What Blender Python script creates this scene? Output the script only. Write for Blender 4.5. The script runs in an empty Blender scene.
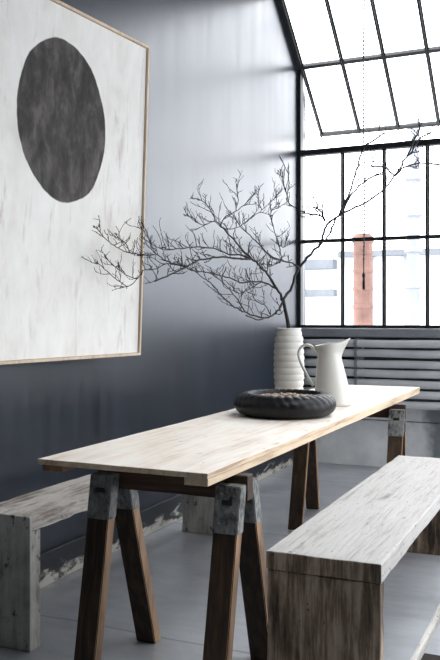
import bpy, bmesh, math, random
from mathutils import Vector, Matrix, noise

S = bpy.context.scene
COL = S.collection
R = math.radians

# ------------------------------------------------------------------ materials
class NT:
    """small helper around a material's node tree"""
    def __init__(self, name):
        self.m = bpy.data.materials.new(name)
        self.m.use_nodes = True
        self.t = self.m.node_tree
        self.b = self.t.nodes['Principled BSDF']
        self.out = self.t.nodes['Material Output']
        self.co = None
    def n(self, typ, **kw):
        nd = self.t.nodes.new(typ)
        for k, v in kw.items():
            setattr(nd, k, v)
        return nd
    def link(self, a, b):
        self.t.links.new(a, b)
    def coord(self, scale=(1, 1, 1), loc=(0, 0, 0), rot=(0, 0, 0)):
        if self.co is None:
            self.co = self.n('ShaderNodeTexCoord')
        mp = self.n('ShaderNodeMapping')
        mp.inputs['Scale'].default_value = scale
        mp.inputs['Location'].default_value = loc
        mp.inputs['Rotation'].default_value = rot
        self.link(self.co.outputs['Object'], mp.inputs['Vector'])
        return mp.outputs['Vector']
    def noise(self, vec, scale=5, detail=6, rough=.6, dist=0):
        nd = self.n('ShaderNodeTexNoise')
        nd.inputs['Scale'].default_value = scale
        nd.inputs['Detail'].default_value = detail
        nd.inputs['Roughness'].default_value = rough
        nd.inputs['Distortion'].default_value = dist
        self.link(vec, nd.inputs['Vector'])
        return nd.outputs['Fac']
    def ramp(self, fac, stops, interp='LINEAR'):
        nd = self.n('ShaderNodeValToRGB')
        cr = nd.color_ramp
        cr.interpolation = interp
        while len(cr.elements) < len(stops):
            cr.elements.new(.5)
        for e, (p, c) in zip(cr.elements, stops):
            e.position = p
            e.color = (*c, 1) if isinstance(c, tuple) else (c, c, c, 1)
        self.link(fac, nd.inputs['Fac'])
        return nd.outputs['Color']
    def mix(self, fac, a, b, mode='MIX'):
        nd = self.n('ShaderNodeMix', data_type='RGBA', blend_type=mode)
        for i, v in ((0, fac), (6, a), (7, b)):
            if isinstance(v, (int, float)):
                nd.inputs[i].default_value = v if i == 0 else (v, v, v, 1)
            elif isinstance(v, tuple):
                nd.inputs[i].default_value = (*v, 1)
            else:
                self.link(v, nd.inputs[i])
        return nd.outputs[2]
    def math(self, op, a, b=0.0, c=0.0):
        nd = self.n('ShaderNodeMath', operation=op)
        for i, v in enumerate((a, b, c)):
            if isinstance(v, (int, float)):
                nd.inputs[i].default_value = v
            else:
                self.link(v, nd.inputs[i])
        return nd.outputs[0]
    def sep(self, vec):
        nd = self.n('ShaderNodeSeparateXYZ')
        self.link(vec, nd.inputs[0])
        return nd.outputs
    def color(self, c):
        if isinstance(c, tuple):
            self.b.inputs['Base Color'].default_value = (*c, 1)
        else:
            self.link(c, self.b.inputs['Base Color'])
    def rough(self, r):
        if isinstance(r, (int, float)):
            self.b.inputs['Roughness'].default_value = r
        else:
            self.link(r, self.b.inputs['Roughness'])
    def bump(self, h, strength=.3, dist=.01):
        nd = self.n('ShaderNodeBump')
        nd.inputs['Strength'].default_value = strength
        nd.inputs['Distance'].default_value = dist
        self.link(h, nd.inputs['Height'])
        self.link(nd.outputs['Normal'], self.b.inputs['Normal'])

def stretch(axis, along=1.0, across=9.0):
    v = [across] * 3
    v['xyz'.index(axis)] = along
    return tuple(v)

def plain(name, c, rough=.5, metal=0, spec=.5):
    k = NT(name)
    k.color(c); k.rough(rough)
    k.b.inputs['Metallic'].default_value = metal
    k.b.inputs['Specular IOR Level'].default_value = spec
    return k.m

def weathered(name, axis, pale, mid, dark, bias=0.0, speck=True, rough=.75, bump=.5):
    """old timber: worn paint over grain running along one axis"""
    k = NT(name)
    v = k.coord(stretch(axis, 1.1, 13))
    grain = k.noise(v, 3.2, 9, .68, .35)
    v2 = k.coord(stretch(axis, .8, 2.6))
    blot = k.noise(v2, 3.0, 7, .65, .2)
    fine = k.noise(k.coord(stretch(axis, 1.6, 36)), 3.0, 5, .7)
    f = k.math('ADD', k.math('MULTIPLY', grain, .5), k.math('MULTIPLY', blot, .5))
    f = k.math('ADD', f, bias)
    col = k.ramp(f, [(.36, dark), (.45, mid), (.52, pale), (.72, tuple(min(1, x * 1.12) for x in pale))])
    col = k.mix(k.ramp(fine, [(.36, .5), (.48, 0.0)]), col, k.mix(.6, col, dark))
    if speck:
        sp = k.noise(k.coord(stretch(axis, 5, 9)), 6.0, 3, .6)
        col = k.mix(k.ramp(sp, [(.66, 0.0), (.71, .85)]), col, dark)
    k.color(col); k.rough(rough)
    k.b.inputs['Specular IOR Level'].default_value = .35
    h = k.math('ADD', k.math('MULTIPLY', grain, .6), k.math('MULTIPLY', fine, .5))
    k.bump(h, bump, .006)
    return k.m

def stained(name, axis, a, b, c, rough=.6):
    """bare or stained timber with grain and a few knots"""
    k = NT(name)
    grain = k.noise(k.coord(stretch(axis, .9, 14)), 3.0, 8, .62, .6)
    blot = k.noise(k.coord(stretch(axis, 1.2, 3)), 2.2, 5, .55)
    vor = k.n('ShaderNodeTexVoronoi', feature='F1')
    vor.inputs['Scale'].default_value = 3.0
    k.link(k.coord(stretch(axis, 1.0, 2.6)), vor.inputs['Vector'])
    knot = k.ramp(vor.outputs['Distance'], [(.03, 1.0), (.085, 0.0)])
    col = k.ramp(k.math('ADD', k.math('MULTIPLY', grain, .6), k.math('MULTIPLY', blot, .4)),
                 [(.34, c), (.48, b), (.62, a)])
    col = k.mix(k.math('MULTIPLY', knot, .7), col, c)
    k.color(col); k.rough(rough)
    k.b.inputs['Specular IOR Level'].default_value = .35
    k.bump(grain, .3, .003)
    return k.m

M = {}
# bench timber: worn white paint on top, mottled or bare on the end panels
M['bench_top'] = weathered('worn_white_timber', 'y', (.47, .455, .435), (.35, .33, .31), (.085, .07, .06), .065)
M['bench_top_b'] = weathered('scuffed_brown_white_timber', 'y', (.50, .465, .43), (.27, .235, .20), (.075, .06, .05), .01)
M['bench_end'] = weathered('bare_grey_brown_timber', 'z', (.38, .30, .23), (.18, .13, .09), (.035, .024, .016), -.03)
k = NT('mottled_pale_timber')
n1 = k.noise(k.coord((3, 3, 1.6)), 3.2, 9, .72, .5)
n2 = k.noise(k.coord((1, 1, .7), rot=(0, .5, .0)), 26, 5, .68)
n3 = k.noise(k.coord((12, 12, 1.4)), 3, 6, .65)
f = k.math('ADD', k.math('MULTIPLY', n1, .6), k.math('MULTIPLY', n3, .4))
col = k.ramp(f, [(.36, (.20, .19, .165)), (.46, (.37, .36, .325)), (.58, (.53, .52, .48))])
col = k.mix(k.ramp(n2, [(.33, .9), (.41, 0.0)]), col, (.045, .04, .034))
k.color(col); k.rough(.7); k.bump(k.math('ADD', n2, n3), .4, .004)
M['bench_end_b'] = k.m
M['leg_brown'] = stained('dark_brown_timber', 'z', (.072, .041, .023), (.033, .0195, .012), (.010, .0065, .0045))
M['leg_edge_lit'] = stained('side_lit_sawn_timber', 'z', (.42, .27, .17), (.30, .185, .11), (.10, .06, .035))  # lighter sawn wood, with light from the right put into its colour
M['beam_brown'] = stained('dark_brown_crossbeam_timber', 'x', (.10, .053, .029), (.05, .027, .016), (.02, .012, .008))
M['pine_edge'] = stained('pale_pine', 'y', (.74, .60, .44), (.62, .48, .34), (.33, .22, .14))
M['brown_edge'] = stained('brown_pine', 'y', (.36, .22, .12), (.25, .14, .075), (.10, .055, .03))
M['top'] = None
k = NT('scrubbed_pale_board')
g = k.noise(k.coord(stretch('y', .7, 15)), 3.0, 8, .62, .8)
bl = k.noise(k.coord((2.5, 1.2, 1)), 2.4, 7, .62, .3)
col = k.ramp(k.math('ADD', k.math('MULTIPLY', g, .45), k.math('MULTIPLY', bl, .55)),
             [(.34, (.60, .49, .38)), (.45, (.80, .71, .61)), (.56, (.88, .83, .755))])
st = k.noise(k.coord((5, 2.6, 1)), 4.0, 4, .55)
col = k.mix(k.ramp(st, [(.655, 0.0), (.72, .55)]), col, (.26, .20, .15))
k.color(col); k.rough(k.ramp(bl, [(.3, .42), (.7, .6)])); k.b.inputs['Specular IOR Level'].default_value = .4
k.bump(g, .15, .002)
M['top'] = k.m

k = NT('scratched_galvanised_steel')
nz = k.noise(k.coord((9, 9, 5)), 4, 8, .7)
k.color(k.ramp(nz, [(.36, (.035, .035, .034)), (.46, (.16, .163, .16)), (.66, (.34, .345, .335))]))
k.b.inputs['Metallic'].default_value = .35
k.rough(k.ramp(nz, [(.3, .7), (.7, .42)]))
k.bump(nz, .25, .002)
M['galv'] = k.m
M['bolt'] = plain('dark_steel', (.03, .03, .03), .5, .6)

# glossy blue-black wall that mirrors the window
k = NT('polished_blue_black_plaster')
v = k.coord((1, 1, 1))
cl = k.noise(v, 1.7, 5, .55, .2)
stv = k.noise(k.coord((1, 4.5, .35)), 3.0, 2.5, .5)
sc = k.noise(k.coord((1, 9, 3)), 6.0, 8, .7)
k.color(k.ramp(k.math('ADD', k.math('MULTIPLY', cl, .6), k.math('MULTIPLY', stv, .4)),
               [(.34, (.002, .0045, .0095)), (.52, (.004, .0088, .0185)), (.68, (.009, .018, .033))]))
k.rough(k.ramp(k.math('ADD', k.math('MULTIPLY', stv, .65), k.math('MULTIPLY', sc, .35)), [(.30, .285), (.70, .37)]))
k.b.inputs['IOR'].default_value = 1.78
k.b.inputs['Specular Tint'].default_value = (.93, .955, 1.0, 1)
M['wall_dark'] = k.m

# skirting: same dark paint flaked down to white
k = NT('flaking_dark_paint')
fl = k.noise(k.coord((1, 2.2, 6)), 3.2, 9, .68, .5)
z = k.sep(k.coord())[2]
fac = k.math('ADD', fl, k.math('MULTIPLY', z, -2.6))
k.color(k.ramp(fac, [(.33, (.010, .013, .019)), (.38, (.10, .095, .085)), (.46, (.42, .40, .36))]))
k.rough(.6); k.bump(fl, .5, .006)
M['skirting'] = k.m

def painted(name, c, var, rough):
    k = NT(name)
    nz = k.noise(k.coord((1, 1, 1)), 3.5, 8, .65)
    k.color(k.ramp(nz, [(.32, tuple(x * (1 - var) for x in c)), (.68, tuple(min(1, x * (1 + var)) for x in c))]))
    k.rough(rough); k.bump(nz, .2, .006)
    return k.m
k = NT('darkened_grey_brick')
bk = k.n('ShaderNodeTexBrick')
bk.inputs['Scale'].default_value = 1.0
bk.inputs['Brick Width'].default_value = .23
bk.inputs['Row Height'].default_value = .078
bk.inputs['Mortar Size'].default_value = .008
bk.inputs['Mortar Smooth'].default_value = .6
v = k.coord((1, 1, 1))
sp = k.sep(v)
cb = k.n('ShaderNodeCombineXYZ')
k.link(sp[0], cb.inputs[0]); k.link(sp[2], cb.inputs[1])
k.link(cb.outputs[0], bk.inputs['Vector'])
nz = k.noise(v, 5, 8, .65)
k.color(k.ramp(nz, [(.32, (.05, .054, .06)), (.55, (.085, .09, .10)), (.7, (.13, .137, .15))]))  # grey wall darkened to carry the shade in the gaps between pipes
k.rough(.6)
k.bump(k.math('ADD', k.math('MULTIPLY', bk.outputs['Fac'], -.6), k.math('MULTIPLY', nz, .5)), .5, .008)
M['wall_far'] = k.m
k = NT('grey_to_pale_plinth')  # grey plinth, paler towards the left
nz = k.noise(k.coord((1, 1, 1)), 4, 8, .65)
sx = k.sep(k.coord())[0]
edge = k.math('ADD', sx, k.math('MULTIPLY', k.math('ADD', nz, -.5), .3))
k.color(k.mix(k.ramp(k.math('ADD', edge, 1.6), [(.38, 1.0), (.46, 0.0)]),
              k.ramp(nz, [(.3, (.15, .16, .175)), (.7, (.23, .245, .26))]), k.ramp(nz, [(.3, (.52, .53, .54)), (.7, (.78, .78, .77))])))
k.rough(.55); k.bump(nz, .3, .008)
M['plinth'] = k.m
M['ceiling'] = painted('dark_ceiling_paint', (.03, .032, .036), .3, .7)
M['wall_room'] = painted('dull_white_plaster', (.30, .30, .30), .15, .7)
M['pipe'] = painted('grey_pipe_enamel', (.56, .57, .585), .12, .26)
M['sill'] = painted('grey_sill_paint', (.24, .255, .275), .2, .4)
M['steel'] = painted('black_painted_steel', (.012, .013, .014), .4, .5)

# glass: clear panes, slightly dirty
k = NT('window_glass')
gl = k.n('ShaderNodeBsdfGlossy'); gl.inputs['Roughness'].default_value = .02
tr = k.n('ShaderNodeBsdfTransparent')
nz = k.noise(k.coord((2, 2, 2)), 3, 6, .65)
k.link(k.ramp(nz, [(.3, (.86, .87, .89)), (.65, (.97, .975, .98))]), tr.inputs['Color'])
fr = k.n('ShaderNodeFresnel'); fr.inputs['IOR'].default_value = 1.35
mx = k.n('ShaderNodeMixShader')
k.link(fr.outputs[0], mx.inputs[0]); k.link(tr.outputs[0], mx.inputs[1]); k.link(gl.outputs[0], mx.inputs[2])
k.link(mx.outputs[0], k.out.inputs['Surface'])
M['glass'] = k.m

# concrete floor with slab joints
k = NT('worn_concrete')
v = k.coord((1, 1, 1))
big = k.noise(v, 1.3, 8, .62, .5)
med = k.noise(v, 7, 9, .7)
sw = k.noise(k.coord((1, 5, 1), rot=(0, 0, .5)), 3, 8, .68, .4)
f = k.math('ADD', k.math('MULTIPLY', big, .45), k.math('ADD', k.math('MULTIPLY', med, .25), k.math('MULTIPLY', sw, .3)))
col = k.ramp(f, [(.34, (.21, .22, .236)), (.5, (.36, .376, .40)), (.66, (.50, .518, .54))])
dx = k.noise(v, 3, 4, .6)
sp = k.sep(v)
def joint(axis, off, period):
    q = k.math('ADD', k.math('ADD', sp[axis], -off), k.math('MULTIPLY', k.math('ADD', dx, -.5), .03))
    q = k.math('ABSOLUTE', k.math('WRAP', q, period / 2, -period / 2))
    return k.ramp(q, [(.003, 1.0), (.007, 0.0)])
j = joint(1, 2.72, 1.55)
col = k.mix(k.math('MULTIPLY', j, .6), col, (.05, .054, .06))
pits = k.noise(v, 38, 2, .5)
col = k.mix(k.ramp(pits, [(.70, 0.0), (.76, .4)]), col, (.09, .097, .105))
k.color(col); k.rough(k.ramp(f, [(.35, .29), (.65, .38)]))
k.b.inputs['IOR'].default_value = 1.85
k.bump(k.math('ADD', k.math('MULTIPLY', med, .4), k.math('MULTIPLY', j, -1.0)), .2, .004)
M['floor'] = k.m

# pottery
k = NT('matt_white_glaze')
nz = k.noise(k.coord((1, 1, 1)), 12, 6, .6)
k.color(k.ramp(nz, [(.3, (.60, .58, .54)), (.7, (.71, .695, .655))]))
k.rough(.5); M['vase'] = k.m
M['jug'] = plain('cream_enamel', (.60, .585, .54), .28)
k = NT('black_glazed_wood')
nz = k.noise(k.coord((1, 1, 1)), 14, 7, .65)
k.color(k.ramp(nz, [(.35, (.003, .003, .0035)), (.7, (.012, .012, .014))]))
k.rough(k.ramp(nz, [(.3, .30), (.7, .55)])); k.bump(nz, .5, .005); k.b.inputs['Specular IOR Level'].default_value = .28
M['bowl'] = k.m
k = NT('dry_seed_husks')
nz = k.noise(k.coord((1, 1, 1)), 40, 4, .6)
k.color(k.ramp(nz, [(.35, (.10, .05, .03)), (.5, (.34, .23, .16)), (.62, (.60, .50, .41))])); k.rough(.8)
M['husk'] = k.m
k = NT('dark_bark')
nz = k.noise(k.coord((1, 1, 1)), 60, 5, .6)
k.color(k.ramp(nz, [(.3, (.008, .007, .0065)), (.7, (.026, .022, .020))])); k.rough(.8)
M['bark'] = k.m

# painting: thick cream ground, one charcoal oval (the oval is paint on the canvas)
k = NT('painted_canvas')
v = k.coord((1, 1, 1))
sp = k.sep(v)
wob = k.noise(k.coord((2.2, 2.2, 2.2)), 2.2, 3, .5)
gr = k.noise(k.coord((1, 5, 2.2), rot=(.25, 0, 0)), 2.6, 9, .66, .4)
gr2 = k.noise(k.coord((1, 1.2, 1.0)), 2.3, 6, .6)
canv = k.noise(k.coord((1, 1, 1)), 90, 3, .6)
smear = k.noise(k.coord((1, 6.5, 1.3), rot=(.12, 0, 0), loc=(0, .3, .7)), 2.2, 8, .62, .6)
ground = k.ramp(k.math('ADD', k.math('MULTIPLY', gr, .5), k.math('MULTIPLY', gr2, .5)),
                [(.34, (.66, .635, .595)), (.48, (.76, .745, .715)), (.64, (.83, .82, .795))])
ground = k.mix(k.ramp(smear, [(.57, 0.0), (.72, .7)]), ground, (.46, .41, .37))
# oval, canvas frame: y runs along the width from the far edge (0) to -1.2, z up
cy, cz, ta = -.621, 1.045, -.13
a = k.math('ADD', sp[1], -cy); b = k.math('ADD', sp[2], -cz)
ca, sa = math.cos(ta), math.sin(ta)
a2 = k.math('ADD', k.math('MULTIPLY', a, ca), k.math('MULTIPLY', b, -sa))
b2 = k.math('ADD', k.math('MULTIPLY', a, sa), k.math('MULTIPLY', b, ca))
rr = k.math('ADD', k.math('POWER', k.math('DIVIDE', a2, .296), 2), k.math('POWER', k.math('DIVIDE', b2, .354), 2))
rr = k.math('ADD', k.math('SQRT', rr), k.math('MULTIPLY', k.math('ADD', wob, -.5), .10))
br = k.noise(k.coord((1, 3.4, 1.6), rot=(.7, 0, 0)), 3.4, 9, .68, .35)
ov = k.ramp(br, [(.36, (.018, .0165, .0155)), (.5, (.045, .041, .038)), (.63, (.105, .096, .088))])
col = k.mix(k.ramp(rr, [(.985, 1.0), (1.005, 0.0)]), ground, ov)
k.color(col); k.rough(.75); k.b.inputs['Specular IOR Level'].default_value = .3
k.bump(k.math('ADD', k.math('MULTIPLY', canv, .3), k.math('MULTIPLY', br, .6)), .35, .004)
M['canvas'] = k.m
M['frame'] = stained('light_oak', 'z', (.68, .56, .43), (.58, .46, .34), (.40, .30, .21))
M['frame_side'] = M['frame']
M['rail_pale'] = weathered('worn_pale_rail', 'y', (.60, .58, .54), (.42, .40, .36), (.14, .12, .10), .02)
M['seat_dark'] = plain('dark_brown_leather', (.016, .009, .006), .7, 0, .15)
M['ext_pale'] = painted('pale_render', (.50, .51, .53), .04, .9)
M['ext_grey'] = painted('grey_render', (.125, .135, .15), .1, .9)
M['ext_blue'] = painted('blue_grey_render', (.20, .21, .24), .1, .9)
M['ext_red'] = painted('faded_red_brick', (.155, .085, .068), .4, .9)
M['ext_dark'] = painted('dark_pane', (.20, .22, .25), .1, .6)
M['ext_ground'] = painted('pale_yard', (.62, .62, .62), .1, .9)

# ------------------------------------------------------------------ mesh helpers
def obj(name, bm, mat, parent=None, smooth=False):
    me = bpy.data.meshes.new(name)
    bmesh.ops.recalc_face_normals(bm, faces=bm.faces)
    bm.to_mesh(me); bm.free()
    o = bpy.data.objects.new(name, me)
    COL.objects.link(o)
    if mat: me.materials.append(mat)
    if parent: o.parent = parent
    if smooth:
        for p in me.polygons: p.use_smooth = True
    return o

def tag(o, label=None, cat=None, group=None, kind=None):
    for key, v in (('label', label), ('category', cat), ('group', group), ('kind', kind)):
        if v: o[key] = v
    return o

def thing(name, label, cat, loc=(0, 0, 0), rz=0, group=None):
    o = bpy.data.objects.new(name, None)
    o.empty_display_size = .05
    COL.objects.link(o)
    o.location = loc; o.rotation_euler = (0, 0, rz)
    return tag(o, label, cat, group)

def box(bm, x0, x1, y0, y1, z0, z1, bev=0.0):
    vs = [bm.verts.new((x, y, z)) for z in (z0, z1) for y in (y0, y1) for x in (x0, x1)]
    fs = [(0, 2, 3, 1), (4, 5, 7, 6), (0, 1, 5, 4), (2, 6, 7, 3), (0, 4, 6, 2), (1, 3, 7, 5)]
    nf = [bm.faces.new([vs[i] for i in f]) for f in fs]
    if bev:
        es = list({e for f in nf for e in f.edges})
        bmesh.ops.bevel(bm, geom=es, offset=bev, segments=2, affect='EDGES', profile=.5)
    return vs

def B(*a, bev=0.0):
    bm = bmesh.new(); box(bm, *a, bev=bev); return bm

def rough_board(x0, x1, y0, y1, z0, z1, step=.03, jit=.004, seed=0, bev=.004):
    """a plank with worn wavy arrises"""
    bm = B(x0, x1, y0, y1, z0, z1, bev=bev)
    L = {'x': x1 - x0, 'y': y1 - y0, 'z': z1 - z0}
    for i, ax in enumerate('xyz'):
        n = int(min(60, L[ax] / step))
        lo = (x0, y0, z0)[i]
        for q in range(1, n):
            co = Vector((0, 0, 0)); co[i] = lo + L[ax] * q / n
            no = Vector((0, 0, 0)); no[i] = 1
            bmesh.ops.bisect_plane(bm, geom=bm.verts[:] + bm.edges[:] + bm.faces[:], plane_co=co, plane_no=no)
    c = Vector(((x0 + x1) / 2, (y0 + y1) / 2, (z0 + z1) / 2))
    for v in bm.verts:
        # count on how many outer planes the vertex lies: edges wear, faces stay flat
        on = sum(1 for i, (lo, hi) in enumerate(((x0, x1), (y0, y1), (z0, z1))) if v.co[i] - lo < bev * 1.5 or hi - v.co[i] < bev * 1.5)
        if on >= 2:
            p = v.co * 9 + Vector((seed, seed * 1.7, 0))
            w = max(0, noise.noise(p) * .8 + noise.noise(p * 3.1) * .5 + .15)
            dirv = Vector((0, 0, 0))
            for i, (lo, hi) in enumerate(((x0, x1), (y0, y1), (z0, z1))):
                if v.co[i] - lo < bev * 1.5: dirv[i] = 1
                elif hi - v.co[i] < bev * 1.5: dirv[i] = -1
            v.co += dirv * w * jit
    return bm

def end_grain(o, mat, axes='y'):
    o.data.materials.append(mat)
    for p in o.data.polygons:
        if any(abs(p.normal['xyz'.index(a)]) > .7 for a in axes): p.material_index = 1
    return o

def tube(bm, pts, rad, sides=6, cap=True):
    pts = [Vector(p) for p in pts]
    if not hasattr(rad, '__len__'): rad = [rad] * len(pts)
    rings = []; up = None
    for i, p in enumerate(pts):
        d = (pts[min(i + 1, len(pts) - 1)] - pts[max(i - 1, 0)])
        if d.length < 1e-9: d = Vector((0, 0, 1))
        d.normalize()
        if up is None:
            up = Vector((0, 0, 1)) if abs(d.z) < .9 else Vector((1, 0, 0))
        a = d.cross(up)
        if a.length < 1e-4: a = d.orthogonal()
        a.normalize(); b = a.cross(d); b.normalize(); up = b
        rings.append([bm.verts.new(p + (a * math.cos(2 * math.pi * q / sides) + b * math.sin(2 * math.pi * q / sides)) * rad[i]) for q in range(sides)])
    for r0, r1 in zip(rings, rings[1:]):
        for q in range(sides):
            bm.faces.new((r0[q], r0[(q + 1) % sides], r1[(q + 1) % sides], r1[q]))
    if cap:
        bm.faces.new(rings[0]); bm.faces.new(rings[-1])

def strap(bm, pts, w, t):
    """flat strap bent through points in the local xz plane, width along y"""
    pts = [Vector(p) for p in pts]; rings = []
    for i, p in enumerate(pts):
        d = (pts[min(i + 1, len(pts) - 1)] - pts[max(i - 1, 0)]).normalized()
        n = Vector((-d.z, 0, d.x)); y = Vector((0, 1, 0))
        ring = []
        for q in range(10):
            an = 2 * math.pi * q / 10
            ring.append(bm.verts.new(p + y * (w * math.cos(an)) + n * (t * math.sin(an))))
        rings.append(ring)
    for r0, r1 in zip(rings, rings[1:]):
        for q in range(10):
            bm.faces.new((r0[q], r0[(q + 1) % 10], r1[(q + 1) % 10], r1[q]))
    bm.faces.new(rings[0]); bm.faces.new(rings[-1])

def lathe(bm, prof, n=48, fn=None):
    """prof: (r, z) list; r=0 ends are welded to one vertex"""
    rings = []
    for r, z in prof:
        if r < 1e-6:
            rings.append([bm.verts.new((0, 0, z))])
        else:
            ring = []
            for q in range(n):
                an = 2 * math.pi * q / n
                p = Vector((r * math.cos(an), r * math.sin(an), z))
                if fn: p = fn(p, r, an, z)
                ring.append(bm.verts.new(p))
            rings.append(ring)
    for a, b in zip(rings, rings[1:]):
        for q in range(n):
            q2 = (q + 1) % n
            if len(a) == 1 and len(b) == 1: continue
            if len(a) == 1: bm.faces.new((a[0], b[q2], b[q]))
            elif len(b) == 1: bm.faces.new((a[q], a[q2], b[0]))
            else: bm.faces.new((a[q], a[q2], b[q2], b[q]))

def catmull(pts, n=6):
    pts = [Vector(p) for p in pts]; out = []
    for i in range(len(pts) - 1):
        p0 = pts[max(i - 1, 0)]; p1 = pts[i]; p2 = pts[i + 1]; p3 = pts[min(i + 2, len(pts) - 1)]
        for q in range(n):
            t = q / n
            out.append(.5 * ((2 * p1) + (p2 - p0) * t + (2 * p0 - 5 * p1 + 4 * p2 - p3) * t * t + (3 * p1 - p0 - 3 * p2 + p3) * t ** 3))
    out.append(pts[-1]); return out

def struct(name, bm, mat, parent=None):
    o = obj(name, bm, mat, parent)
    if parent is None: tag(o, kind='structure')
    return o

SKY = 7.0
EXPO = 0.12
RIGHT_OPEN = (2.6, 6.2, .35, 2.8)
ADDED_ROOF_OPEN = (-.3, 2.2, .9, 4.5)  # ceiling opening added out of view for light from above

# ------------------------------------------------------------------ the room
XW = -2.24            # face of the dark wall
YW = 6.56             # face of the window wall
XR, YB = 2.4, -2.6    # walls behind and beside the viewer
ZE, ZC, YC = 3.31, 3.80, 5.96   # eaves, ceiling, where the sloped glazing meets the ceiling
SL = (ZC - ZE) / (YW - YC)

struct('floor', B(XW - .2, XR + .2, YB - .2, YW + .2, -.12, 0), M['floor'])

def prism_x(x0, x1, prof):
    bm = bmesh.new()
    a = [bm.verts.new((x0, y, z)) for y, z in prof]; b = [bm.verts.new((x1, y, z)) for y, z in prof]
    bm.faces.new(a); bm.faces.new(b)
    for i in range(len(prof)):
        j = (i + 1) % len(prof)
        bm.faces.new((a[i], a[j], b[j], b[i]))
    return bm
side_prof = [(YB - .2, 0), (YW + .2, 0), (YW + .2, ZE - .05), (YW + .02, ZE + .02), (YC, ZC + .05), (YB - .2, ZC + .05)]
struct('wall_left', prism_x(XW - .2, XW, side_prof), M['wall_dark'])
tag(bpy.data.objects['wall_left'], 'polished blue-black plaster wall behind the painting')

# window wall below the glass, with a thicker plinth at its foot
bm = bmesh.new()
box(bm, XW, XR, YW, YW + .2, 0, 1.10)
struct('wall_far', bm, M['wall_far'])
bm = bmesh.new()
box(bm, XW, XR, YW - .022, YW, 0, .374, bev=.004)
box(bm, XW, XR, YW - .014, YW, .380, .486, bev=.003)
struct('trim_1', bm, M['plinth'])
struct('trim_2', B(XW, XR, YW - .115, YW + .1, 1.045, 1.118, bev=.012), M['sill'])

# wall behind the viewer and to the side, each with a tall opening for daylight
bm = bmesh.new()
box(bm, XW, XR, YB - .2, YB, 0, ZC)
struct('wall_back', bm, M['wall_room'])
bm = bmesh.new()
WY0, WY1, WZ0, WZ1 = RIGHT_OPEN
for y0, y1, z0, z1 in ((YB, WY0, 0, ZC), (WY1, YW + .2, 0, ZE - .05), (WY0, WY1, 0, WZ0), (WY0, WY1, WZ1, ZC)):
    box(bm, XR, XR + .2, y0, y1, z0, z1)
struct('wall_right', bm, M['wall_room'])
RX0, RX1, RY0, RY1 = ADDED_ROOF_OPEN
bm = bmesh.new()
for x0, x1, y0, y1 in ((XW - .2, RX0, YB - .2, YC), (RX1, XR + .2, YB - .2, YC), (RX0, RX1, YB - .2, RY0), (RX0, RX1, RY1, YC)):
    box(bm, x0, x1, y0, y1, ZC, ZC + .15)
struct('ceiling', bm, M['ceiling'])
bm = bmesh.new()
for i in range(5):
    y = RY0 + (RY1 - RY0) * i / 4
    box(bm, RX0, RX1, y - .02, y + .02, ZC + .03, ZC + .09)
for x in (RX0 + .02, (RX0 + RX1) / 2, RX1 - .02):
    box(bm, x - .02, x + .02, RY0, RY1, ZC + .03, ZC + .09)
w4 = struct('added_skylight', bm, M['steel'])  # unseen skylight, added to brighten table, bench tops and floor
struct('glazing', B(RX0, RX1, RY0, RY1, ZC + .058, ZC + .062), M['glass'], w4)
bm = bmesh.new()
for i in range(6):
    y = WY0 + (WY1 - WY0) * i / 5
    box(bm, XR + .08, XR + .12, y - .02, y + .02, WZ0, WZ1)
for z in (WZ0 + .02, (WZ0 + WZ1) / 2, WZ1 - .02):
    box(bm, XR + .08, XR + .12, WY0, WY1, z - .02, z + .02)
w5 = struct('window_5', bm, M['steel'])
struct('glazing', B(XR + .098, XR + .102, WY0, WY1, WZ0, WZ1), M['glass'], w5)
struct('trim_3', B(XW - .2, XR + .2, YC - .04, YC + .06, ZC - .10, ZC + .10), M['steel'])

bm = rough_board(XW, XW + .022, YB, YW - .02, 0, .15, step=.06, jit=.004, seed=3, bev=.004)
struct('baseboard_left', bm, M['skirting'])

# ---- fixed window: steel bars, one row of panes above another
XS = [-2.205 + .3445 * i for i in range(0, 14)]
XS = [x for x in XS if x < XR]
XEND = XS[-1]
Y0 = YW + .02
def bar_v(bm, x, z0, z1, w=.030):
    box(bm, x - w / 2, x + w / 2, Y0, Y0 + .012, z0, z1)
    box(bm, x - w * .2, x + w * .2, Y0 - .026, Y0 + .03, z0, z1)
def bar_h(bm, z, x0, x1, w=.030):
    box(bm, x0, x1, Y0 - .002, Y0 + .014, z - w / 2, z + w / 2)
    box(bm, x0, x1, Y0 - .026, Y0 + .03, z - w * .2, z + w * .2)
bm = bmesh.new()
for x in XS[1:]:
    bar_v(bm, x, 1.12, 2.58)
bar_h(bm, 1.842, XW, XEND)
box(bm, XW, XEND, Y0 - .035, Y0 + .03, 2.560, 2.606)           # transom
box(bm, XW, XEND, Y0 - .02, Y0 + .03, 1.112, 1.142)
box(bm, XW + .001, XW + .027, Y0 - .03, Y0 + .03, 1.112, ZE)   # jamb
w1 = struct('window_1', bm, M['steel'])
struct('glazing', B(XW + .045, XEND, Y0 + .004, Y0 + .008, 1.13, 2.57), M['glass'], w1)

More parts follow.
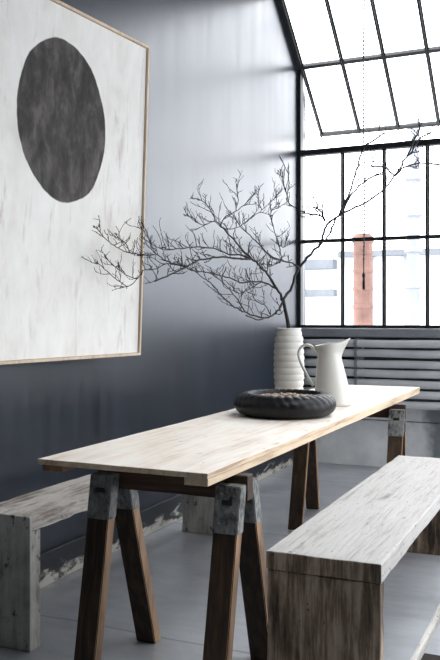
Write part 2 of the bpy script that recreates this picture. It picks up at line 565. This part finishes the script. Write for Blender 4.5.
# ---- the top-hung sash, swung out on its hinge at the eaves
SA = math.atan2(.60, .735)                 # pitch of the roof glazing
sash = bpy.data.objects.new('window_2', None); COL.objects.link(sash)
sash.location = (0, YW, ZE); tag(sash, kind='structure')
dirs = Vector((0, math.cos(R(39.2)), -math.sin(R(39.2))))   # down and out
nrm = Vector((0, math.sin(R(39.2)), math.cos(R(39.2))))
def slope_box(bm, x0, x1, s0, s1, n0, n1, d=dirs, n=nrm):
    vs = []
    for nn in (n0, n1):
        for ss in (s0, s1):
            for x in (x0, x1):
                vs.append(bm.verts.new(Vector((x, 0, 0)) + d * ss + n * nn))
    for f in [(0, 2, 3, 1), (4, 5, 7, 6), (0, 1, 5, 4), (2, 6, 7, 3), (0, 4, 6, 2), (1, 3, 7, 5)]:
        bm.faces.new([vs[i] for i in f])
LS = .735
bm = bmesh.new()
for i, x in enumerate(XS):
    w = .032
    slope_box(bm, x - w / 2, x + w / 2, 0, LS, -.004, .008)
    slope_box(bm, x - w * .2, x + w * .2, 0, LS, -.026, .02)
slope_box(bm, XS[0] - .018, XEND, LS - .03, LS, -.016, .016)
slope_box(bm, XS[0] - .018, XEND, .008, .022, -.014, .014)
sf = obj('sash_frame', bm, M['steel'], sash)
bm = bmesh.new(); slope_box(bm, XS[0], XEND, .02, LS - .02, .0, .003)
obj('glazing', bm, M['glass'], sash)

# ---- sloped roof glazing above the eaves
roof = bpy.data.objects.new('window_3', None); COL.objects.link(roof)
roof.location = (0, YW, ZE); tag(roof, kind='structure')
LR = (YW - YC) / math.cos(R(39.2))
bm = bmesh.new()
for i, x in enumerate(XS):
    w = .032
    slope_box(bm, x - w / 2, x + w / 2, -LR, 0, -.004, .008)
    slope_box(bm, x - w * .2, x + w * .2, -LR, 0, -.03, .02)
slope_box(bm, XW, XEND, -.012, .010, -.02, .02)
slope_box(bm, XW, XEND, -LR, -LR + .03, -.03, .03)
slope_box(bm, XW, XW + .030, -LR, .0, -.035, .03)               # rafter against the dark wall
obj('roof_frame', bm, M['steel'], roof)
bm = bmesh.new(); slope_box(bm, XS[0], XEND, -LR, 0, .0, .003)
obj('glazing', bm, M['glass'], roof)

# ---- chain that works the sash, with its pull handle
ch = thing('hanging_chain', 'thin beaded metal chain with pull handle hanging in front of window', 'chain', (-1.534, 6.0, 1.41))
bm = bmesh.new()
ztop = ZE + (YW - 6.0) * math.tan(R(39.2)) - 1.41 - .02
nb = int((ztop - .2) / .03)
for i in range(nb):
    z = .2 + i * .03
    bmesh.ops.create_icosphere(bm, subdivisions=1, radius=.0085, matrix=Matrix.Translation((.004 * math.sin(i * .11), 0, z)))
    tube(bm, [(.004 * math.sin(i * .11), 0, z), (.004 * math.sin((i + 1) * .11), 0, z + .03)], .0042, 4)
obj('beads', bm, M['bolt'], ch)
bm = bmesh.new()
lathe(bm, [(0, 0), (.010, .004), (.011, .05), (.007, .085), (.013, .10), (.013, .115), (.004, .13), (.004, .2), (0, .205)], 10)
obj('handle', bm, M['bolt'], ch, True)

# ---- bank of heating pipes under the sill
pr = thing('mounted_radiator', 'bank of horizontal grey heating pipes under the window sill', 'radiator', (0, 6.42, 0))
for z in (.997, .920, .836, .762, .684, .602, .522):
    bm = bmesh.new()
    n = 40; x0, x1 = XW + .06, 1.9
    tube(bm, [(x0 + (x1 - x0) * i / n, .0015 * math.sin(i * 1.7), z + .002 * math.sin(i * .9 + z * 30)) for i in range(n + 1)], .0315, 16)
    obj('pipe', bm, M['pipe'], pr, True)
for x in (-1.70, -.45, .8):
    bm = bmesh.new()
    box(bm, x - .03, x + .03, .034, .136, .47, 1.035, bev=.003)
    for z in (.997, .920, .836, .762, .684, .602, .522):
        tube(bm, [(x - .012, 0, z), (x + .012, 0, z)], .035, 16)
    obj('bracket', bm, M['sill'], pr)

# ------------------------------------------------------------------ outside
struct('exterior_ground', B(-30, 30, YW + .3, 60, -4.2, -4.0), M['ext_ground'])
nb_ = thing('neighbouring_building', 'pale neighbouring building seen through the window', 'building', (0, 14, -4))
bm = B(-13, 6, 0, 4, 0, 6.35); obj('wall', bm, M['ext_pale'], nb_)
tag(nb_, kind='structure')
def on_b(name, x0, x1, z0, z1, mat, t=.06):
    obj(name, B(x0, x1, -t, .0, z0 + 4, z1 + 4), mat, nb_)
on_b('ledge', -4.95, -4.06, 2.06, 2.22, M['ext_grey'], .25)
on_b('ledge', -4.95, -4.06, 1.58, 1.70, M['ext_grey'], .2)
on_b('ledge', -4.0, -2.2, 2.26, 2.36, M['ext_grey'], .15)
for x in (-3.52, -2.86):
    on_b('downpipe', x, x + .10, -.5, 2.3, M['ext_blue'], .1)
mast = obj('mast', bmesh.new(), M['ext_blue'])
bm = bmesh.new()
lathe(bm, [(0, 0), (.10, 0), (.085, 8.2), (.05, 8.3), (0, 8.3)], 12)
for q in range(5):
    lathe(bm, [(.09, 5.6 + q * .5), (.125, 5.62 + q * .5), (.125, 5.68 + q * .5), (.09, 5.7 + q * .5)], 12)
bm.to_mesh(mast.data); bm.free()
mast.location = (-2.24, 11.5, -4.0)
tag(mast, 'thin blue-grey post standing outside near the red flue pipe', 'post')
cs = obj('chimney_stack', bmesh.new(), M['ext_red'])
bm = bmesh.new()
lathe(bm, [(0, 0), (.105, 0), (.105, 6.02), (.12, 6.05), (.12, 6.10), (.08, 6.14), (0, 6.14)], 20)
for q in range(6):
    lathe(bm, [(.105, 4.9 + q * .2), (.113, 4.91 + q * .2), (.113, 4.94 + q * .2), (.105, 4.95 + q * .2)], 20)
bm.to_mesh(cs.data); bm.free()
cs.location = (-2.31, 9.0, -4.0)
tag(cs, 'faded red flue pipe standing outside beyond the window', 'flue pipe')

# ------------------------------------------------------------------ table top on trestles
ZT = .75
TX0, TX1, TY0, TY1 = -1.611, -1.009, 2.15, 5.41
tt = thing('table_board', 'long pale scrubbed wooden table top lying across two trestles', 'table top', (TX0, TY0, .709))
W, LN = TX1 - TX0, TY1 - TY0
end_grain(obj('board', rough_board(0, W, 0, LN, .023, .041, step=.06, jit=.002, seed=8, bev=.002), M['top'], tt), M['pine_edge'], 'xy')
r1 = obj('batten', rough_board(.004, .082, .02, LN - .02, 0, .0228, step=.1, jit=.0015, seed=5, bev=.0015), M['brown_edge'], tt)
tag(r1, 'brown batten under the edge nearest the dark wall')
r2 = obj('batten', rough_board(W - .080, W - .002, .006, LN - .01, 0, .0228, step=.1, jit=.0015, seed=6, bev=.0015), M['pine_edge'], tt)

def leg_bm(x, top, foot, w=.080, t=.045, dx=0.0):
    """a plank leg from top to foot (points in local yz), foot cut level with the floor"""
    (yt, zt), (yf, zf) = top, foot
    d = Vector((0, yt - yf, zt - zf)); d.normalize()
    hy = t / 2 / max(.2, d.z)
    bm = bmesh.new()
    vs = []
    for z, y, xc in ((zf, yf, x), (zt, yt, x + dx)):
        for yy in (y - hy, y + hy):
            for xx in (xc - w / 2, xc + w / 2):
                vs.append(bm.verts.new((xx, yy, z)))
    nf = [bm.faces.new([vs[i] for i in f]) for f in [(0, 2, 3, 1), (4, 5, 7, 6), (0, 1, 5, 4), (2, 6, 7, 3), (0, 4, 6, 2), (1, 3, 7, 5)]]
    bmesh.ops.bevel(bm, geom=list({e for f in nf for e in f.edges}), offset=.003, segments=2, affect='EDGES')
    return bm

DX = .022
def trestle(label, loc, rz, xl, xr, fa, fb):
    """sawhorse: crossbeam at z .629-.709, an A of two legs at each end held by steel brackets"""
    t = thing('trestle', label, 'trestle', loc, rz, 'trestles under the table top')
    obj('crossbeam', rough_board(xl - .025, xr + .068, -.024, .024, .629, .7085, step=.06, jit=.002, seed=2, bev=.003), M['beam_brown'], t)
    for x in (xl, xr):
        for s, f in ((-1, fa), (1, fb)):
            ytop = s * .047
            top = (ytop, .672)
            lg = end_grain(obj('leg', leg_bm(x, top, (s * f, 0), dx=DX), M['leg_brown'], t), M['leg_edge_lit'], 'x')
            # bracket: a sheet-metal sleeve round the leg's head
            zb = .535
            q = zb / .672
            yb = s * f + (ytop - s * f) * q
            bm = leg_bm(x + DX * q, (ytop, .682), (yb, zb), .0850, .0500, DX * (1 - q))
            for zz, xx in ((.655, -.02), (.655, .02), (.60, .025), (.565, -.022)):
                yy = yb + (ytop - yb) * (zz - zb) / (.682 - zb) + s * .0265
                bmesh.ops.create_cone(bm, cap_ends=True, segments=8, radius1=.005, radius2=.004, depth=.004,
                                      matrix=Matrix.Translation((x + DX * zz / .672 + xx, yy, zz)) @ Matrix.Rotation(R(90), 4, 'X'))
            bk = obj('bracket', bm, M['galv'], lg)
            bm = bmesh.new()
            box(bm, x + DX - .017, x + DX + .017, yb + (ytop - yb) * .62 + s * .0262 - .002, yb + (ytop - yb) * .62 + s * .0262 + .002, .625, .640)
            obj('slot', bm, M['bolt'], bk)
    return t
trestle('dark brown trestle with steel brackets under the near end of the table', (-1.271, 2.385, 0), 0, -.226, .232, .135, .29)
trestle('brown trestle under the far end of the table, close to the heating pipes', (-1.290, 4.655, 0), R(7), -.262, .268, .20, .33)

# ------------------------------------------------------------------ benches
b1 = thing('bench', 'weathered white plank bench standing apart from the dark wall, facing the table', 'bench', (-.731, 2.36, 0), 0, 'plank benches along the table')
end_grain(obj('seat', rough_board(-.18, .18, 0, 1.92, .427, .485, step=.03, jit=.003, seed=1, bev=.004), M['bench_top'], b1), M['bench_end'])
obj('side_panel', rough_board(-.178, .176, .002, .052, 0, .4268, step=.05, jit=.005, seed=4, bev=.003), M['bench_end'], b1)
obj('side_panel', rough_board(-.178, .176, 1.866, 1.918, 0, .4268, step=.05, jit=.005, seed=9, bev=.003), M['bench_end'], b1)
b2 = thing('bench', 'mottled grey and white plank bench set against the dark wall', 'bench', (-1.955, 2.41, 0), 0, 'plank benches along the table')
obj('seat_plank', rough_board(-.135, -.016, .0, 1.76, .43, .486, step=.03, jit=.005, seed=12, bev=.003), M['bench_top_b'], b2)
obj('seat_plank', rough_board(-.012, .125, .0, 1.76, .43, .485, step=.03, jit=.007, seed=14, bev=.003), M['bench_top_b'], b2)
bm = prism_x(-.135, .126, [(-.012, 0), (.05, 0), (.05, .4295), (-.001, .4295), (-.001, .4855), (-.012, .4855)])
bmesh.ops.bevel(bm, geom=bm.edges[:], offset=.002, segments=1, affect='EDGES')
obj('side_panel', bm, M['bench_end_b'], b2)
obj('side_panel', rough_board(-.135, .125, 1.70, 1.755, 0, .4298, step=.05, jit=.005, seed=16, bev=.003), M['bench_end_b'], b2)

# low chair whose pale arm and dark seat just reach into view
ac = thing('armchair', 'low chair with pale worn arm rail and dark brown seat beside the plank bench', 'chair', (0, 1.62, 0))
obj('seat', rough_board(-.372, .33, -.30, .338, .36, .42, step=.06, jit=.002, seed=3, bev=.022), M['seat_dark'], ac)
for s, x in ((-1, -.3305), (1, .295)):
    obj('arm_rail', rough_board(x - .0075, x + .0075, -.36, .60, .478, .502, step=.03, jit=.002, seed=21 + s, bev=.004), M['rail_pale'], ac)
    for y in (-.33, .57):
        obj('leg', B(x - .0075, x + .0075, y - .018, y + .018, 0, .479, bev=.004), M['rail_pale'], ac)
for y in (-.31, .02, .30):
    obj('crossbar', B(-.322, .286, y - .015, y + .015, .335, .361, bev=.003), M['rail_pale'], ac)
for x in (-.3305, .295):
    obj('side_rail', B(x - .011, x + .011, -.315, .555, .33, .36, bev=.003), M['rail_pale'], ac)

# ------------------------------------------------------------------ painting
pa = thing('painting', 'large cream canvas with charcoal oval in a thin oak frame', 'painting', (-2.07, 3.606, 1.013), 0)
lean = R(2.02); yaw = R(-5)
pa.rotation_euler = (Matrix.Rotation(yaw, 3, 'Z') @ Matrix.Rotation(lean, 3, 'Y')).to_euler()
PW, PH = 1.2, 1.548
obj('canvas', B(-.028, -.006, -PW + .014, -.014, .014, PH - .014), M['canvas'], pa)
def frame_side(y0, y1, z0, z1):
    obj('frame_side', B(-.034, .006, y0, y1, z0, z1, bev=.0012), M['frame_side'], pa)
fw = .0125
frame_side(-PW, 0, 0, fw); frame_side(-PW, 0, PH - fw, PH)
frame_side(-fw, 0, fw, PH - fw); frame_side(-PW, -PW + fw, fw, PH - fw)
# hanging wire and the batten on the wall that hold it off at the far side
bm = bmesh.new()
tube(bm, [(-.034, -.08, PH - .30), (-.05, -PW / 2, PH - .22), (-.034, -PW + .08, PH - .30)], .0015, 5)
obj('wire', bm, M['bolt'], pa)

# ------------------------------------------------------------------ things on the table
ZB = .7504
# ribbed vase
va = thing('vase', 'tall ribbed matt white ceramic vase holding the bare branch', 'vase', (-1.506, 4.257, ZB))
HV = .395
prof = [(0, 0), (.066, 0), (.070, .004)]
n = 110
for i in range(1, n):
    t = i / n; z = .004 + t * (HV - .012)
    base = .0735 + .010 * math.sin(math.pi * min(1, t * 1.02)) - .010 * max(0, t - .88) / .12
    rib = .0055 * (abs(math.sin(math.pi * t * 11)) ** .7)
    prof.append((base + rib - .004, z))
prof += [(.069, HV - .004), (.064, HV), (.060, HV - .004)]
for i in range(10):
    t = i / 9
    prof.append((.062, HV - .012 - t * (HV - .05)))
prof += [(0, .035)]
bm = bmesh.new(); lathe(bm, prof, 56)
obj('body', bm, M['vase'], va, True)

# jug
ju = thing('jug', 'slender cream enamel jug with looping handle', 'jug', (-1.207, 4.10, ZB), R(20))
HJ = .318
outer = [(.090, 0), (.095, .006), (.0955, .02), (.092, .06), (.085, .11), (.077, .16), (.068, .21), (.061, .245), (.0595, .262), (.061, .28), (.066, .30), (.073, HJ)]
def spout(p, r, an, z):
    k_ = max(0, (z - .24) / (HJ - .24))
    c_ = math.cos(an)
    p = Vector((p.x - .022 * min(1, z / .25), p.y, p.z))          # the back is straighter than the front
    if k_ > 0:
        s_ = max(0, c_) ** 4
        p = Vector((p.x + .034 * s_ * k_ ** 1.2, p.y * (1 - .22 * k_ * max(0, c_) ** 2), p.z + .024 * s_ * k_ ** 2 - .014 * max(0, -c_) * k_ ** 2))
    return p
prof = [(0, .002)] + outer + [(.0725, HJ + .003), (.069, HJ)] + [(max(.01, r - .004), z) for r, z in reversed(outer[1:-1])] + [(0, .012)]
bm = bmesh.new(); lathe(bm, prof, 56, spout)
obj('body', bm, M['jug'], ju, True)
bm = bmesh.new()
strap(bm, catmull([(-.080, 0, .272), (-.100, 0, .292), (-.130, 0, .310), (-.158, 0, .304), (-.176, 0, .282), (-.178, 0, .250), (-.160, 0, .200), (-.134, 0, .150), (-.112, 0, .112), (-.104, 0, .098)], 5), .013, .008)
obj('handle', bm, M['jug'], ju, True)

# black bowl
BR = .237
bo = thing('bowl', 'wide black carved bowl with thick rounded rim beside the vase', 'bowl', (-1.293, 3.60, ZB))
HB = .105
prof = [(0, 0), (.15, 0), (.185, .004)]
for i in range(15):
    a = R(-62 + i * 152 / 14)
    prof.append((BR - .062 + .062 * math.cos(a), .052 + .0525 * math.sin(a)))
prof += [(.170, .103), (.163, .097), (.160, .085), (.158, .074), (0, .072)]
def carve(p, r, an, z):
    if r > .165 and z > .02:
        n_ = 34
        e = (r - .165) / .07
        # chevron ridges cut into the rim
        ph = (an * n_ / (2 * math.pi) + .9 * abs(((z - .052) / .05))) % 1
        cut = -.0055 if ph < .22 else 0.0
        if z > .05: 
            d_ = Vector((p.x, p.y, 0)).normalized()
            p = p + d_ * cut * .8 + Vector((0, 0, cut * .7 * max(0, (z - .06) / .045)))
    return p
bm = bmesh.new(); lathe(bm, prof, 170, carve)
obj('body', bm, M['bowl'], bo, True)
rnd = random.Random(7)
bm = bmesh.new()
for i in range(800):
    rr_ = .153 * math.sqrt(rnd.random()); an = rnd.uniform(0, 6.283)
    zz = .074 + .014 * (1 - (rr_ / .16) ** 2) * rnd.uniform(.5, 1) + rnd.uniform(0, .006)
    m = Matrix.Translation((rr_ * math.cos(an), rr_ * math.sin(an), zz)) @ Matrix.Rotation(rnd.uniform(0, 6.28), 4, 'Z') @ Matrix.Rotation(rnd.uniform(-.5, .5), 4, 'Y') @ Matrix.Diagonal((1.7, .8, .55, 1))
    bmesh.ops.create_icosphere(bm, subdivisions=1, radius=rnd.uniform(.006, .010), matrix=m)
hu = obj('seed_husks', bm, M['husk'], None, True)
hu.location = (-1.293, 3.60, ZB)
tag(hu, 'pale dry seed husks filling the black bowl', 'seeds', None, 'stuff')

# ------------------------------------------------------------------ bare branch in the vase
LIMBS = {
  'stem': [(-1.507,4.254,1.052,12.0),(-1.507,4.254,1.145,11.4),(-1.512,4.244,1.2,10.3),(-1.521,4.227,1.266,9.4),(-1.526,4.217,1.309,8.8)],
  'limb_a': [(-1.521,4.227,1.276,7.4),(-1.524,4.196,1.303,7.1),(-1.535,4.148,1.361,6.5),(-1.562,4.067,1.433,6.1),(-1.581,4.0,1.478,5.5),(-1.596,3.94,1.506,5.2),(-1.633,3.828,1.581,4.3),(-1.669,3.712,1.657,3.4),(-1.678,3.66,1.676,2.9),(-1.696,3.583,1.65,2.3),(-1.71,3.513,1.657,1.8),(-1.717,3.462,1.676,1.3)],
  'a1': [(-1.596,3.94,1.506,4.7),(-1.628,3.857,1.519,4.3),(-1.659,3.775,1.524,4.0),(-1.696,3.675,1.545,3.4),(-1.735,3.564,1.543,3.1),(-1.769,3.46,1.529,2.8),(-1.796,3.369,1.516,2.2),(-1.814,3.298,1.529,2.0),(-1.828,3.239,1.552,1.5)],
  'a2': [(-1.596,3.94,1.506,4.9),(-1.665,3.726,1.501,4.5),(-1.7,3.579,1.485,4.4),(-1.719,3.465,1.45,4.1),(-1.743,3.329,1.401,3.8),(-1.76,3.2,1.364,3.4)],
  'a3': [(-1.669,3.712,1.657,2.7),(-1.643,3.701,1.699,2.4),(-1.598,3.734,1.73,2.2),(-1.561,3.748,1.759,1.9),(-1.524,3.763,1.799,1.4)],
  'a3b': [(-1.598,3.734,1.73,1.9),(-1.588,3.737,1.784,1.6),(-1.587,3.721,1.831,1.1)],
  'a3c': [(-1.678,3.66,1.676,2.1),(-1.702,3.676,1.724,1.8),(-1.733,3.673,1.765,1.6),(-1.77,3.657,1.789,1.3),(-1.796,3.667,1.792,1.0)],
  'a4': [(-1.659,3.737,1.644,2.7),(-1.64,3.832,1.657,2.4),(-1.61,3.946,1.714,2.2),(-1.583,4.049,1.772,1.9),(-1.567,4.126,1.818,1.7),(-1.553,4.197,1.87,1.1)],
  'a4b': [(-1.583,4.049,1.772,1.9),(-1.603,4.056,1.811,1.7),(-1.617,4.077,1.846,1.1)],
  'b': [(-1.446,4.253,1.473,5.1),(-1.474,4.216,1.498,4.3),(-1.505,4.142,1.511,4.0),(-1.536,4.044,1.526,3.6),(-1.571,3.934,1.597,3.0),(-1.601,3.831,1.65,2.4),(-1.618,3.755,1.699,1.9)],
  'b2': [(-1.505,4.142,1.511,2.8),(-1.516,4.126,1.59,2.5),(-1.533,4.096,1.674,2.2),(-1.544,4.079,1.757,2.0),(-1.526,4.122,1.804,1.4)],
  'b3': [(-1.516,4.126,1.59,2.3),(-1.491,4.136,1.579,1.7),(-1.476,4.126,1.61,1.1)],
  'b4': [(-1.505,4.142,1.511,3.1),(-1.522,4.053,1.479,2.5),(-1.539,3.964,1.459,2.2),(-1.545,3.895,1.476,1.4)],
  'c': [(-1.526,4.217,1.309,6.2),(-1.529,4.192,1.26,5.7),(-1.537,4.154,1.232,5.4),(-1.553,4.103,1.208,5.0),(-1.567,4.052,1.2,5.0),(-1.587,3.988,1.21,4.4),(-1.618,3.899,1.231,4.1),(-1.633,3.843,1.246,3.8),(-1.645,3.793,1.266,3.5),(-1.664,3.724,1.304,3.2),(-1.68,3.663,1.352,2.9),(-1.692,3.608,1.38,2.6),(-1.701,3.559,1.397,2.3),(-1.709,3.511,1.419,2.1),(-1.717,3.463,1.426,1.5)],
  'c1': [(-1.567,4.052,1.2,4.2),(-1.577,3.977,1.19,3.6),(-1.601,3.87,1.215,3.3)],
  'c3': [(-1.618,3.899,1.231,3.0),(-1.653,3.89,1.293,2.7),(-1.695,3.868,1.349,2.4),(-1.73,3.859,1.386,2.1),(-1.768,3.844,1.417,1.8)],
  'c4': [(-1.553,4.103,1.211,2.8),(-1.579,4.097,1.264,2.5),(-1.615,4.072,1.285,2.2),(-1.644,4.059,1.328,1.9),(-1.649,4.099,1.378,1.6),(-1.679,4.087,1.415,1.4)],
  'c2': [(-1.528,4.161,1.34,5.4),(-1.547,4.135,1.367,4.8),(-1.588,4.063,1.391,4.4),(-1.613,4.024,1.395,4.1),(-1.652,3.953,1.383,3.8),(-1.687,3.889,1.402,3.5),(-1.726,3.813,1.419,3.2),(-1.766,3.731,1.432,2.9),(-1.795,3.675,1.434,2.8),(-1.83,3.6,1.456,2.5),(-1.867,3.514,1.462,2.5),(-1.895,3.454,1.435,2.3),(-1.923,3.387,1.427,2.2),(-1.934,3.37,1.403,2.0),(-1.944,3.358,1.384,2.0),(-1.963,3.317,1.349,1.9),(-1.983,3.27,1.367,1.6),(-2.004,3.217,1.402,1.4),(-2.026,3.159,1.444,1.1)],
  'c5': [(-1.588,4.063,1.391,2.8),(-1.63,4.025,1.364,2.5),(-1.678,3.974,1.331,2.2),(-1.707,3.962,1.342,1.6)],
  'd': [(-1.822,3.619,1.457,3.1),(-1.84,3.546,1.463,2.8),(-1.857,3.474,1.478,2.5),(-1.868,3.414,1.498,2.5),(-1.882,3.343,1.498,2.2),(-1.889,3.29,1.492,2.2),(-1.901,3.22,1.495,2.0),(-1.908,3.162,1.504,1.9),(-1.912,3.111,1.518,1.8),(-1.915,3.065,1.532,1.6),(-1.917,3.02,1.554,1.4),(-1.918,2.978,1.58,1.1)],
  'd2': [(-1.901,3.22,1.495,1.4),(-1.898,3.18,1.532,1.2),(-1.898,3.129,1.55,0.9),(-1.893,3.096,1.56,0.8)],
  'd3': [(-1.868,3.414,1.498,1.7),(-1.884,3.395,1.535,1.5),(-1.898,3.381,1.577,1.2),(-1.914,3.362,1.613,1.0)],
  'd4': [(-1.944,3.358,1.384,1.7),(-1.973,3.324,1.397,1.4),(-2.004,3.278,1.432,1.2),(-2.032,3.244,1.468,0.9)],
  'e': [(-1.521,4.202,1.298,7.7),(-1.514,4.233,1.326,7.4),(-1.503,4.266,1.354,7.4),(-1.472,4.295,1.454,7.1),(-1.426,4.331,1.532,7.8),(-1.36,4.377,1.616,7.5),(-1.354,4.393,1.667,6.8),(-1.335,4.416,1.724,6.5),(-1.252,4.471,1.793,6.1),(-1.152,4.535,1.846,5.5),(-1.069,4.59,1.916,4.8),(-1.008,4.634,2.003,4.5),(-0.947,4.678,2.119,3.8),(-0.913,4.708,2.207,3.1),(-0.884,4.735,2.29,2.4)],
  'e1': [(-1.008,4.634,2.003,3.8),(-0.977,4.687,2.049,3.4),(-0.937,4.745,2.079,3.1),(-0.871,4.816,2.097,2.7),(-0.798,4.89,2.093,2.4),(-0.74,4.957,2.076,1.7)],
  'e2': [(-1.27,4.461,1.788,4.8),(-1.233,4.452,1.868,4.4),(-1.196,4.442,1.953,4.1),(-1.165,4.429,2.037,3.8),(-1.138,4.414,2.115,3.4),(-1.112,4.398,2.142,3.1),(-1.057,4.398,2.17,2.4),(-1.007,4.395,2.197,1.7)],
  'e2b': [(-1.255,4.469,1.81,2.7),(-1.223,4.497,1.89,2.7),(-1.19,4.524,1.937,2.4),(-1.142,4.56,1.979,2.1),(-1.088,4.599,2.015,1.7)],
  'e3': [(-1.347,4.409,1.735,3.4),(-1.37,4.409,1.77,3.4),(-1.429,4.391,1.782,3.1),(-1.492,4.37,1.811,2.3),(-1.536,4.36,1.84,2.3),(-1.552,4.354,1.885,2.0),(-1.566,4.344,1.952,1.7),(-1.58,4.334,1.997,1.4)],
  'e3b': [(-1.552,4.354,1.885,1.7),(-1.545,4.368,1.96,1.4),(-1.548,4.362,2.021,1.1)],
  'e4': [(-1.375,4.37,1.605,3.7),(-1.317,4.367,1.647,3.4),(-1.284,4.351,1.71,3.1),(-1.251,4.335,1.756,3.1),(-1.218,4.319,1.806,2.7)],
  'e5': [(-1.347,4.409,1.747,2.7),(-1.366,4.396,1.796,2.0),(-1.395,4.378,1.812,1.7)],
  'e6': [(-1.005,4.635,2.003,2.1),(-1.051,4.561,2.045,1.7),(-1.105,4.483,2.042,1.7)],
  'e7': [(-0.947,4.678,2.119,2.4),(-0.929,4.734,2.151,2.1),(-0.896,4.798,2.241,1.7),(-0.846,4.871,2.28,1.4)],
}
rnd = random.Random(11)
ORG = Vector((-1.506, 4.257, ZB + .045))
br_ = thing('bare_branch', 'large bare twiggy branch standing in the ribbed white vase', 'branch', ORG)
PARTS = {'main_stem': ['stem'], }
def twig(bm, p, d, ln, r, depth):
    n = 4
    pts = [p.copy()]; q = p.copy(); dd = d.normalized()
    for i in range(n):
        dd = (dd + Vector((rnd.uniform(-.3, .3), rnd.uniform(-.3, .3), rnd.uniform(-.2, .32)))).normalized()
        q = q + dd * (ln / n); pts.append(q.copy())
    tube(bm, pts, [r * (1 - .55 * i / n) for i in range(n + 1)], 4)
    for i in range(1, n + 1):       # buds
        if rnd.random() < .45:
            bmesh.ops.create_icosphere(bm, subdivisions=1, radius=r * 1.5, matrix=Matrix.Translation(pts[i]))
    if depth > 0:
        for i in range(1, n + 1):
            if rnd.random() < .62:
                side = Vector((rnd.uniform(-1, 1), rnd.uniform(-1, 1), rnd.uniform(-.3, 1.0)))
                twig(bm, pts[i], dd * .8 + side.normalized() * .9, ln * rnd.uniform(.35, .62), r * .8, depth - 1)
DENSE = {'stem': 0, 'e': .25, 'e1': .5, 'e2': .35, 'e2b': .4, 'e3': 1.0, 'e3b': .6, 'e4': .2, 'e5': 1.2, 'e6': .4, 'e7': .4, 'c': .35, 'd': .7, 'c2': .8, 'd2': .7, 'd4': .7, 'a3': .8, 'a4': .8, 'b': .8, 'c1': 0, 'a2': .9}
LEFTLY = Vector((-.35, -.85, .25))
for name, pts in LIMBS.items():
    P = [Vector(p[:3]) - ORG for p in pts]
    rad = [p[3] / 1000 for p in pts]
    if name[0] == 'e': rad = [max(x, .0050) if p[0] > -1.45 else max(x, .0026) for x, p in zip(rad, pts)]
    if name == 'stem':
        P = [Vector((0.004, .0, .0)), Vector((.002, 0, .15))] + P
        rad = [rad[0], rad[0]] + rad
    n = 4
    C = catmull(P, n)
    RR = []
    for i in range(len(C)):
        t = i / n; j = min(int(t), len(rad) - 2); f = t - j
        RR.append(max(.0019, rad[j] * (1 - f) + rad[j + 1] * f))
    # slight knuckles so that it does not read as a smooth pipe
    for i in range(1, len(C) - 1):
        if name != 'stem':
            C[i] = C[i] + Vector((rnd.uniform(-1, 1), rnd.uniform(-1, 1), rnd.uniform(-1, 1))) * min(.004, RR[i] * .9)
    bm = bmesh.new()
    tube(bm, C, RR, 7)
    den = DENSE.get(name, 1.0) * 1.0
    acc = rnd.uniform(0, .02)
    for i in range(1, len(C)):
        seg = (C[i] - C[i - 1]); acc += seg.length
        gap = .021 / max(den, .01)
        if den and acc > gap and RR[i] < .0062:
            acc = rnd.uniform(-.3, .3) * gap
            d = seg.normalized()
            up = Vector((rnd.uniform(-.7, .7), rnd.uniform(-.7, .7), rnd.uniform(-.25, 1.1)))
            tw = d * .7 + up.normalized()
            twig(bm, C[i], tw, rnd.uniform(.04, .095) if name[0] != 'e' else rnd.uniform(.04, .11), max(.0019, min(RR[i] * .5, .0024)) * (1.25 if name[0] == 'e' else 1), 1)
    tipd = (C[-1] - C[-2]).normalized()
    if name not in ('stem', 'c1', 'a2'):
        for q in range(2):
            twig(bm, C[-1], tipd + Vector((rnd.uniform(-.5, .5), rnd.uniform(-.5, .5), rnd.uniform(-.3, .6))), (rnd.uniform(.012, .025) if name in ('d', 'c2', 'd4', 'd2') else rnd.uniform(.02, .05)), .0018, 1)
    obj('main_stem' if name == 'stem' else 'limb', bm, M['bark'], br_, True)

# ------------------------------------------------------------------ camera
cam = bpy.data.cameras.new('camera')
co = bpy.data.objects.new('camera', cam); COL.objects.link(co)
F = 820.0
cam.sensor_fit = 'VERTICAL'
cam.sensor_height = 36.0
cam.lens = 36.0 * F / 660.0
cam.shift_y = -12.0 / 660.0
cam.clip_start = .05
co.location = (0, 0, 1.2)
co.rotation_euler = (R(90), 0, math.atan2(370, F))
S.camera = co

# ------------------------------------------------------------------ light
wd = bpy.data.worlds.new('overcast_sky'); S.world = wd
wd.use_nodes = True
bg = wd.node_tree.nodes['Background']
bg.inputs['Color'].default_value = (.965, .98, 1.0, 1)
bg.inputs['Strength'].default_value = SKY
def portal(name, loc, rot, sx, sy):
    l = bpy.data.lights.new(name, 'AREA'); l.shape = 'RECTANGLE'; l.size = sx; l.size_y = sy
    l.cycles.is_portal = True
    o = bpy.data.objects.new(name, l); COL.objects.link(o); o.location = loc; o.rotation_euler = rot
portal('daylight_portal', ((XW + XEND) / 2, YW + .75, 2.3), (R(-90), 0, 0), XEND - XW, 2.6)
portal('roof_portal', ((XW + XEND) / 2, (YW + YC) / 2 + .08, (ZE + ZC) / 2 + .12), (R(-39.2), 0, 0), XEND - XW, LR)
portal('ceiling_portal', ((RX0 + RX1) / 2, (RY0 + RY1) / 2, ZC + .12), (0, 0, 0), RX1 - RX0, RY1 - RY0)
portal('side_portal', (XR + .15, (WY0 + WY1) / 2, (WZ0 + WZ1) / 2), (0, R(90), 0), WZ1 - WZ0, WY1 - WY0)

S.view_settings.view_transform = 'Standard'
S.view_settings.look = 'None'
S.view_settings.gamma = 1
S.view_settings.use_curve_mapping = False
S.view_settings.exposure = EXPO
S.cycles.max_bounces = 10
S.cycles.transparent_max_bounces = 16
S.cycles.use_denoising = True
S.cycles.sample_clamp_indirect = 8
